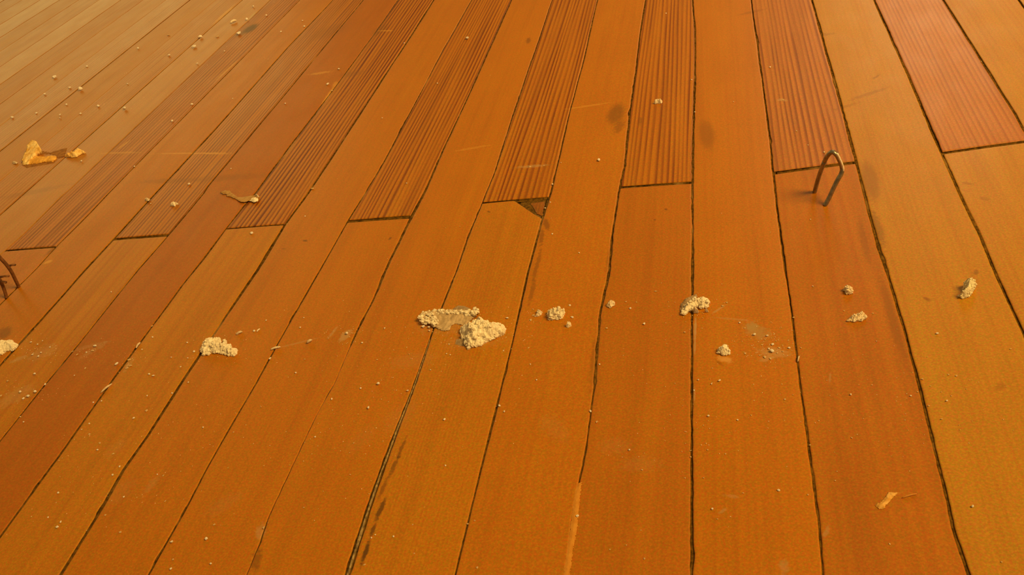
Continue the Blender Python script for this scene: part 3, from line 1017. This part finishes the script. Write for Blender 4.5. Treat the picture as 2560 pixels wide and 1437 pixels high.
g1, g2 = G(48, 718), G(17, 744)
st2, P2, B2 = build_staple('rusty_staple', 'rusty brown staple with barbed legs cut by the left picture edge',
                           [(48, 719), (38, 698), (28, 678), (15, 660), (2, 646), (-14, 626), (-26, 616), (-36, 622), (-34, 640), (-22, 664), (-8, 686), (2, 704), (10, 722), (17, 745)],
                           g1.y, g2.y, M_RUST, 0.0015, None, leg_split=(0.36, 0.58))
for (bx, by, ex, ey, yy) in [(24, 664, 38, 662, g1.y), (2, 692, 22, 690, g2.y), (2, 704, 16, 706, g2.y)]:
    a_, b_ = on_ray_at_y(bx, by, yy), on_ray_at_y(ex, ey, yy)
    v, f = tube([a_ - B2, (a_ + b_) / 2 - B2 + Vector((0, 0, 0.0004)), b_ - B2], 0.0011, 0.0008)
    link('barb', mesh('barb', v, f), M_RUST, st2)


# ------------------------------------------------------------------ slivers
def sliver(name, label, a, b, r, mat, cat='splinter', mid=None):
    r *= 0.72
    A, B = G(*a, r), G(*b, r)
    pts = [A, (A + B) / 2 + Vector((0, 0, r * 0.8)), B] if mid is None else [A, G(*mid, r), B]
    base = (A + B) / 2
    base.z = 0
    path = [p - base for p in smooth_path(pts, 5)]
    v, f = tube(path, r * 1.1, r * 0.7, Vector((0, 0, 1)), 6)
    n = len(path)
    for i in range(n):
        t = abs(2 * i / (n - 1) - 1)
        sc_ = 1.0 - 0.65 * t ** 3
        c = path[i]
        for j in range(6):
            v[i * 6 + j] = c + (v[i * 6 + j] - c) * sc_ * (1 + 0.3 * nz(i * 1.3, j * 2.1, a[0]))
    o = link(name, mesh(name, v, f), mat, None, base)
    tag(o, label, cat)
    return o


sliver('plaster_sliver', 'pale stick-like sliver lying across a seam left of centre', (677, 874), (701, 867), 0.0010, M_PLASTER)
sliver('plaster_sliver', 'long thin tan sliver lying along a seam at lower left', (252, 982), (280, 959), 0.0009, M_PLASTER_DULL)
sliver('plaster_sliver', 'short pale sliver in the seam above the long tan one', (340, 870), (351, 856), 0.0009, M_PLASTER_DULL)
sliver('plaster_sliver', 'pale double flake right of the half-moon chunk', (591, 836), (606, 829), 0.0011, M_PLASTER_DULL)
sliver('plaster_sliver', 'thin pale sliver right of the double flake', (642, 829), (650, 822), 0.0007, M_PLASTER)
sliver('plaster_sliver', 'short tan wedge on the board right of the stick-like sliver', (768, 857), (780, 850), 0.0013, M_PLASTER_DULL)
sliver('plaster_sliver', 'thin white sliver on the seam below the dusty smear at right', (1994, 904), (1998, 890), 0.0008, M_PLASTER_DULL)
sliver('wood_splinter', 'thin orange splinter right of the torn sliver at lower right', (2256, 1244), (2292, 1234), 0.0006,
       plaster('orange_sliver', (0.52, 0.21, 0.02), (0.62, 0.30, 0.06), 220, 0.4))
sliver('plaster_sliver', 'pale elongated crumb near the dark stain at the far left', (576, 57), (591, 51), 0.0022, M_PLASTER)

# ------------------------------------------------------------------ small crumbs, one object each
SPECKS = """599 86 10;618 50 7;503 94 8;544 92 7t;422 88 7t;487 118 9;424 140 6;346 122 5;218 167 5;137 194 8;113 237 5;176 221 6;203 225 10;
247 267 7;314 273 9;167 262 5;92 284 5;32 295 6;151 288 4;151 296 4;202 285 5;320 211 4;481 262 7;432 304 6;562 129 4;494 160 4;205 404 5;
337 417 4;474 461 8;578 422 4;582 247 3;634 18 5;667 40 5;761 67 5;757 53 4;703 80 5;820 212 7;848 174 6;714 260 5;1169 98 9;1094 209 4;
956 296 4;830 227 6t;782 472 10t;1011 109 4;1017 459 4;1498 402 10;1382 462 7;1403 407 3;1325 417 8t;1360 414 6t;1729 200 5;1737 281 5;
1665 34 4;1834 255 3;1925 169 6;1958 250 7t;2060 381 6;1991 328 4;2020 363 4;2453 154 5t;377 509 3;630 584 9;279 730 4;381 815 6t;382 843 5;
469 857 5;240 866 8;232 876 9t;217 881 5;194 886 7t;356 874 4;324 899 10t;326 914 10t;318 920 9t;294 911 9;214 920 7t;79 856 5;95 861 4;107 852 3;
126 868 4;83 887 5;104 882 5;97 891 5;88 935 6;20 952 6t;601 829 8t;636 828 7;486 879 7;374 936 6;385 940 6;470 895 4;429 894 4;472 956 5;
187 939 4;452 917 4;763 541 4;666 801 4;868 834 9;962 821 5;906 857 6;760 794 4;751 819 5;676 897 7;740 932 6;762 898 5t;947 960 11;
1077 925 4;1117 885 5;1126 887 4;1123 861 4;1259 877 4;1023 885 4t;943 899 5t;1059 817 9;1073 819 7;1074 827 5;1159 795 5;1269 796 7;1376 506 5;
1363 521 5;1381 585 6;1448 633 5;1333 773 6t;1334 788 8t;1327 800 9t;1425 764 7;1431 794 8;1565 754 7t;1591 755 5t;1576 771 8;1611 810 8;
1639 728 8t;1712 830 7t;1330 839 5t;1322 869 6t;1326 911 5;1342 950 6;1462 877 5t;1517 820 8t;1499 911 5;1817 756 8t;1806 764 9t;1863 883 9t;
1849 807 6;1886 837 10;1918 840 8;1912 892 12t;1799 952 8;1746 950 6;1780 957 5t;1781 920 5t;2343 834 8;2032 716 5;1984 793 8t;1932 861 9;
1930 879 14;1973 870 8;1948 869 10t;1940 852 5t;2002 869 6t;2191 853 4;2182 783 6t;2110 777 6t;2391 939 9t;2371 936 7t;2306 947 8t;2526 872 8t;
2026 549 4;115 962 7;90 980 9;72 990 8;60 996 6;52 980 7;3 989 8t;255 1003 5;234 1006 5;52 1042 4;60 1055 5;224 1059 5;205 1074 4;336 1046 7;
369 990 5;367 1026 9t;431 983 5;509 1069 6;245 1125 6;250 1107 7t;300 1166 6;283 1187 7;147 1232 6;141 1256 5t;153 1305 6;145 1318 8;121 1293 5;
302 1330 9t;310 1242 5;414 1252 6t;431 1355 9;517 1347 10;433 1398 7t;429 1422 8;528 1409 7;536 1311 7t;148 1151 5t;284 1134 7t;224 1085 7t;
584 1080 5t;217 1326 5t;264 1287 7t;394 1186 4;409 1188 6t;902 971 6;830 998 6;922 1020 8;788 1092 5;885 1107 5t;876 1186 5t;1020 977 6;
1112 1049 8;1097 985 5t;1114 1164 6;1149 1059 4t;1249 1015 8;1261 1029 6;1169 1309 7t;1187 1301 6t;984 1341 6;939 1337 5;929 1344 6;
1193 1418 9t;1036 1383 6t;1032 1311 6t;912 1411 8t;660 1318 9t;760 1268 6t;653 1017 5t;1477 1029 8;1492 1054 9t;1771 1040 8;1844 1050 7;
1878 1038 6t;1779 960 5;1735 976 6;1574 1125 8;1769 1124 6t;1814 1134 6t;1781 1272 9;1444 1290 9;1611 1396 8t;1566 1362 6t;1759 1194 6t;
1727 1142 6t;1858 1232 6t;1794 1297 6t;1525 1373 6t;1335 1095 4t;1605 1174 7t;2127 987 8;1962 998 9t;2277 990 7;2367 1002 7;2322 1014 7t;
2354 1047 8t;1947 1226 9;2129 1094 8t;2431 1266 9;2020 1236 7t;2294 979 7t;2224 1359 8t;2025 1112 7t;1967 1166 5t;2088 1201 7t;2504 1404 7t;
2180 962 6t;1905 862 7t;1922 872 8;1943 882 8t;1957 878 9t;1926 896 10t;1899 888 6t;1912 848 6t;1862 820 6t"""


def speck_mesh(i, mat):
    r = random.Random(100 + i)
    b = bmesh.new()
    bmesh.ops.create_icosphere(b, subdivisions=1, radius=0.5)
    sx, sy_ = r.uniform(0.9, 1.25), r.uniform(0.7, 1.0)
    for v in b.verts:
        v.co *= 1 + r.uniform(-0.22, 0.22)
        v.co.x *= sx
        v.co.y *= sy_
        v.co.z *= r.uniform(0.7, 0.9)
    zm = min(v.co.z for v in b.verts)
    for v in b.verts:
        v.co.z -= zm
    me = bpy.data.meshes.new('crumb')
    b.to_mesh(me)
    b.free()
    me.materials.append(mat)
    return me


SM = {False: [speck_mesh(i, M_SPECK) for i in range(8)], True: [speck_mesh(20 + i, M_PLASTER_TAN) for i in range(8)]}


def zone(x, y):
    if y < 320:
        if x < 660:
            return 'on the pale far-left boards'
        return 'on the far boards left of the centre' if x < 1280 else 'on the far boards right of the centre'
    if y < 640:
        return 'on the striped boards at left' if x < 900 else 'near the butt joints right of the centre'
    if y < 945:
        if x < 440:
            return 'below the rusty staple at left'
        if x < 700:
            return 'around the half-moon plaster chunk'
        if x < 1300:
            return 'around the largest plaster lump'
        if x < 1700:
            return 'around the crumbly round cluster'
        if x < 2010:
            return 'around the pyramid-shaped chunk'
        return 'among the chunks on the right boards'
    if x < 620:
        return 'on the front left boards'
    if x < 1300:
        return 'on the front boards left of centre'
    if x < 1900:
        return 'on the front boards right of centre'
    return 'on the front right boards'


LANDMARKS = [(1205, 830, 'largest plaster lump'), (1110, 800, 'hollow plaster fragment'), (545, 865, 'half-moon plaster chunk'),
             (15, 862, 'flat chunk at the left edge'), (1740, 760, 'curved white chunk'), (1811, 872, 'pyramid-shaped chunk'),
             (1392, 784, 'crumbly round cluster'), (2420, 718, 'yellowish chunk at far right'), (2144, 790, 'ragged tan chunk'),
             (2075, 450, 'bent wire staple'), (20, 690, 'rusty staple'), (80, 390, 'upright yellow splinter'), (605, 492, 'curled paint flake'),
             (1330, 520, 'chipped board corner'), (1540, 295, 'dark round stain'), (626, 72, 'dark stain at far left'),
             (1430, 1320, 'bare yellow board edge'), (2215, 1250, 'torn sliver at lower right'), (940, 1270, 'dark cracks by the wide seam'),
             (266, 970, 'long tan sliver'), (690, 870, 'stick-like pale sliver'), (1930, 840, 'dusty smear at right'), (1765, 335, 'brown stain by centre seam'),
             (435, 510, 'forked white crumb'), (865, 838, 'pale smear across a seam'), (1728, 1437, 'foot of the centre seam'),
             (0, 1341, 'lowest seam on the left edge'), (377, 1430, 'third seam along the bottom edge'), (1640, 253, 'white crumb by the dark stain')]
ORD = ['nearest', 'second nearest', 'third nearest', 'fourth nearest', 'fifth nearest', 'sixth nearest', 'seventh nearest', 'eighth nearest',
       'ninth nearest', 'tenth nearest', 'eleventh nearest', 'twelfth nearest']
rs = random.Random(5)
slots = {}
for it in SPECKS.replace('\n', '').split(';'):
    x, y, s = it.split()
    tan = s.endswith('t')
    x, y, d = float(x), float(y), float(s.rstrip('t'))
    p = G(x, y)
    m = mm_per_px(x, y)
    size = d * m * (0.84 if not tan else 0.8)
    o = bpy.data.objects.new('plaster_crumb', rs.choice(SM[tan]))
    COL.objects.link(o)
    # the crumb's middle, not its foot, lies on the pixel
    o.location = (p.x, p.y - size * 0.12, 0.0)
    o.rotation_euler = (0, 0, rs.uniform(0, 6.28))
    o.scale = (size, size, size * (0.85 if not tan else 0.38))
    if d >= 8 and not tan:
        kind = ('small white plaster crumb', 'small white crumbs ')
    elif tan:
        kind = ('flat tan plaster crumb', 'flat tan crumbs ')
    else:
        kind = ('tiny white plaster speck', 'tiny white specks ')
    tag(o, kind[0], 'plaster', kind[1] + zone(x, y))
    lx, ly, ln = min(LANDMARKS, key=lambda q: (q[0] - x) ** 2 + (q[1] - y) ** 2)
    dx, dy = x - lx, y - ly
    side = ('right of' if dx > 0 else 'left of') if abs(dx) > abs(dy) else ('in front of' if dy > 0 else 'beyond')
    slots.setdefault((kind[0], side, ln), []).append((dx * dx + dy * dy, o))
for (kd, side, ln), lst in slots.items():
    lst.sort(key=lambda q: q[0])
    for i, (_, o) in enumerate(lst):
        od = '' if len(lst) == 1 else ', %s' % ORD[min(i, 11)]
        o['label'] = '%s%s %s the %s' % (kd, od, side, ln)

# ------------------------------------------------------------------ fine dust that nobody could count
rd = random.Random(21)
verts, faces = [], []
CL = [(1180, 830, 130, 45, 110), (545, 870, 80, 30, 50), (1390, 790, 70, 35, 60), (1920, 860, 80, 45, 110), (1740, 780, 60, 35, 40),
      (100, 880, 90, 30, 70), (240, 880, 90, 30, 50), (330, 905, 50, 30, 40), (80, 990, 80, 40, 40), (300, 1150, 260, 160, 120),
      (850, 1050, 300, 150, 90), (1750, 1080, 300, 150, 80), (2250, 1000, 250, 120, 60), (1300, 900, 700, 90, 120), (300, 220, 250, 120, 60),
      (600, 100, 160, 80, 25), (1000, 700, 1200, 500, 120), (860, 840, 60, 20, 35)]
for cx, cyp, rx, ryp, n in CL:
    for _ in range(n):
        x, y = rd.gauss(cx, rx * 0.6), rd.gauss(cyp, ryp * 0.6)
        if not (-40 < x < 2600 and -20 < y < 1500):
            continue
        p = G(x, y)
        s = rd.uniform(0.00018, 0.00045) * (1.4 if y < 300 else 1)
        b = len(verts)
        a0 = rd.uniform(0, 6.28)
        for q in range(3):
            verts.append((p.x + s * math.cos(a0 + q * 2.09), p.y + s * math.sin(a0 + q * 2.09), 0.0001))
        verts.append((p.x, p.y, s * 0.9))
        faces += [(b, b + 1, b + 3), (b + 1, b + 2, b + 3), (b + 2, b, b + 3)]
o = link('plaster_dust', mesh('plaster_dust', verts, faces, False), plaster('dust_grains', (0.66, 0.46, 0.22), (0.90, 0.74, 0.48), 60, 0.0))
tag(o, 'fine pale plaster dust sprinkled over the orange floorboards', 'dust', None, 'stuff')
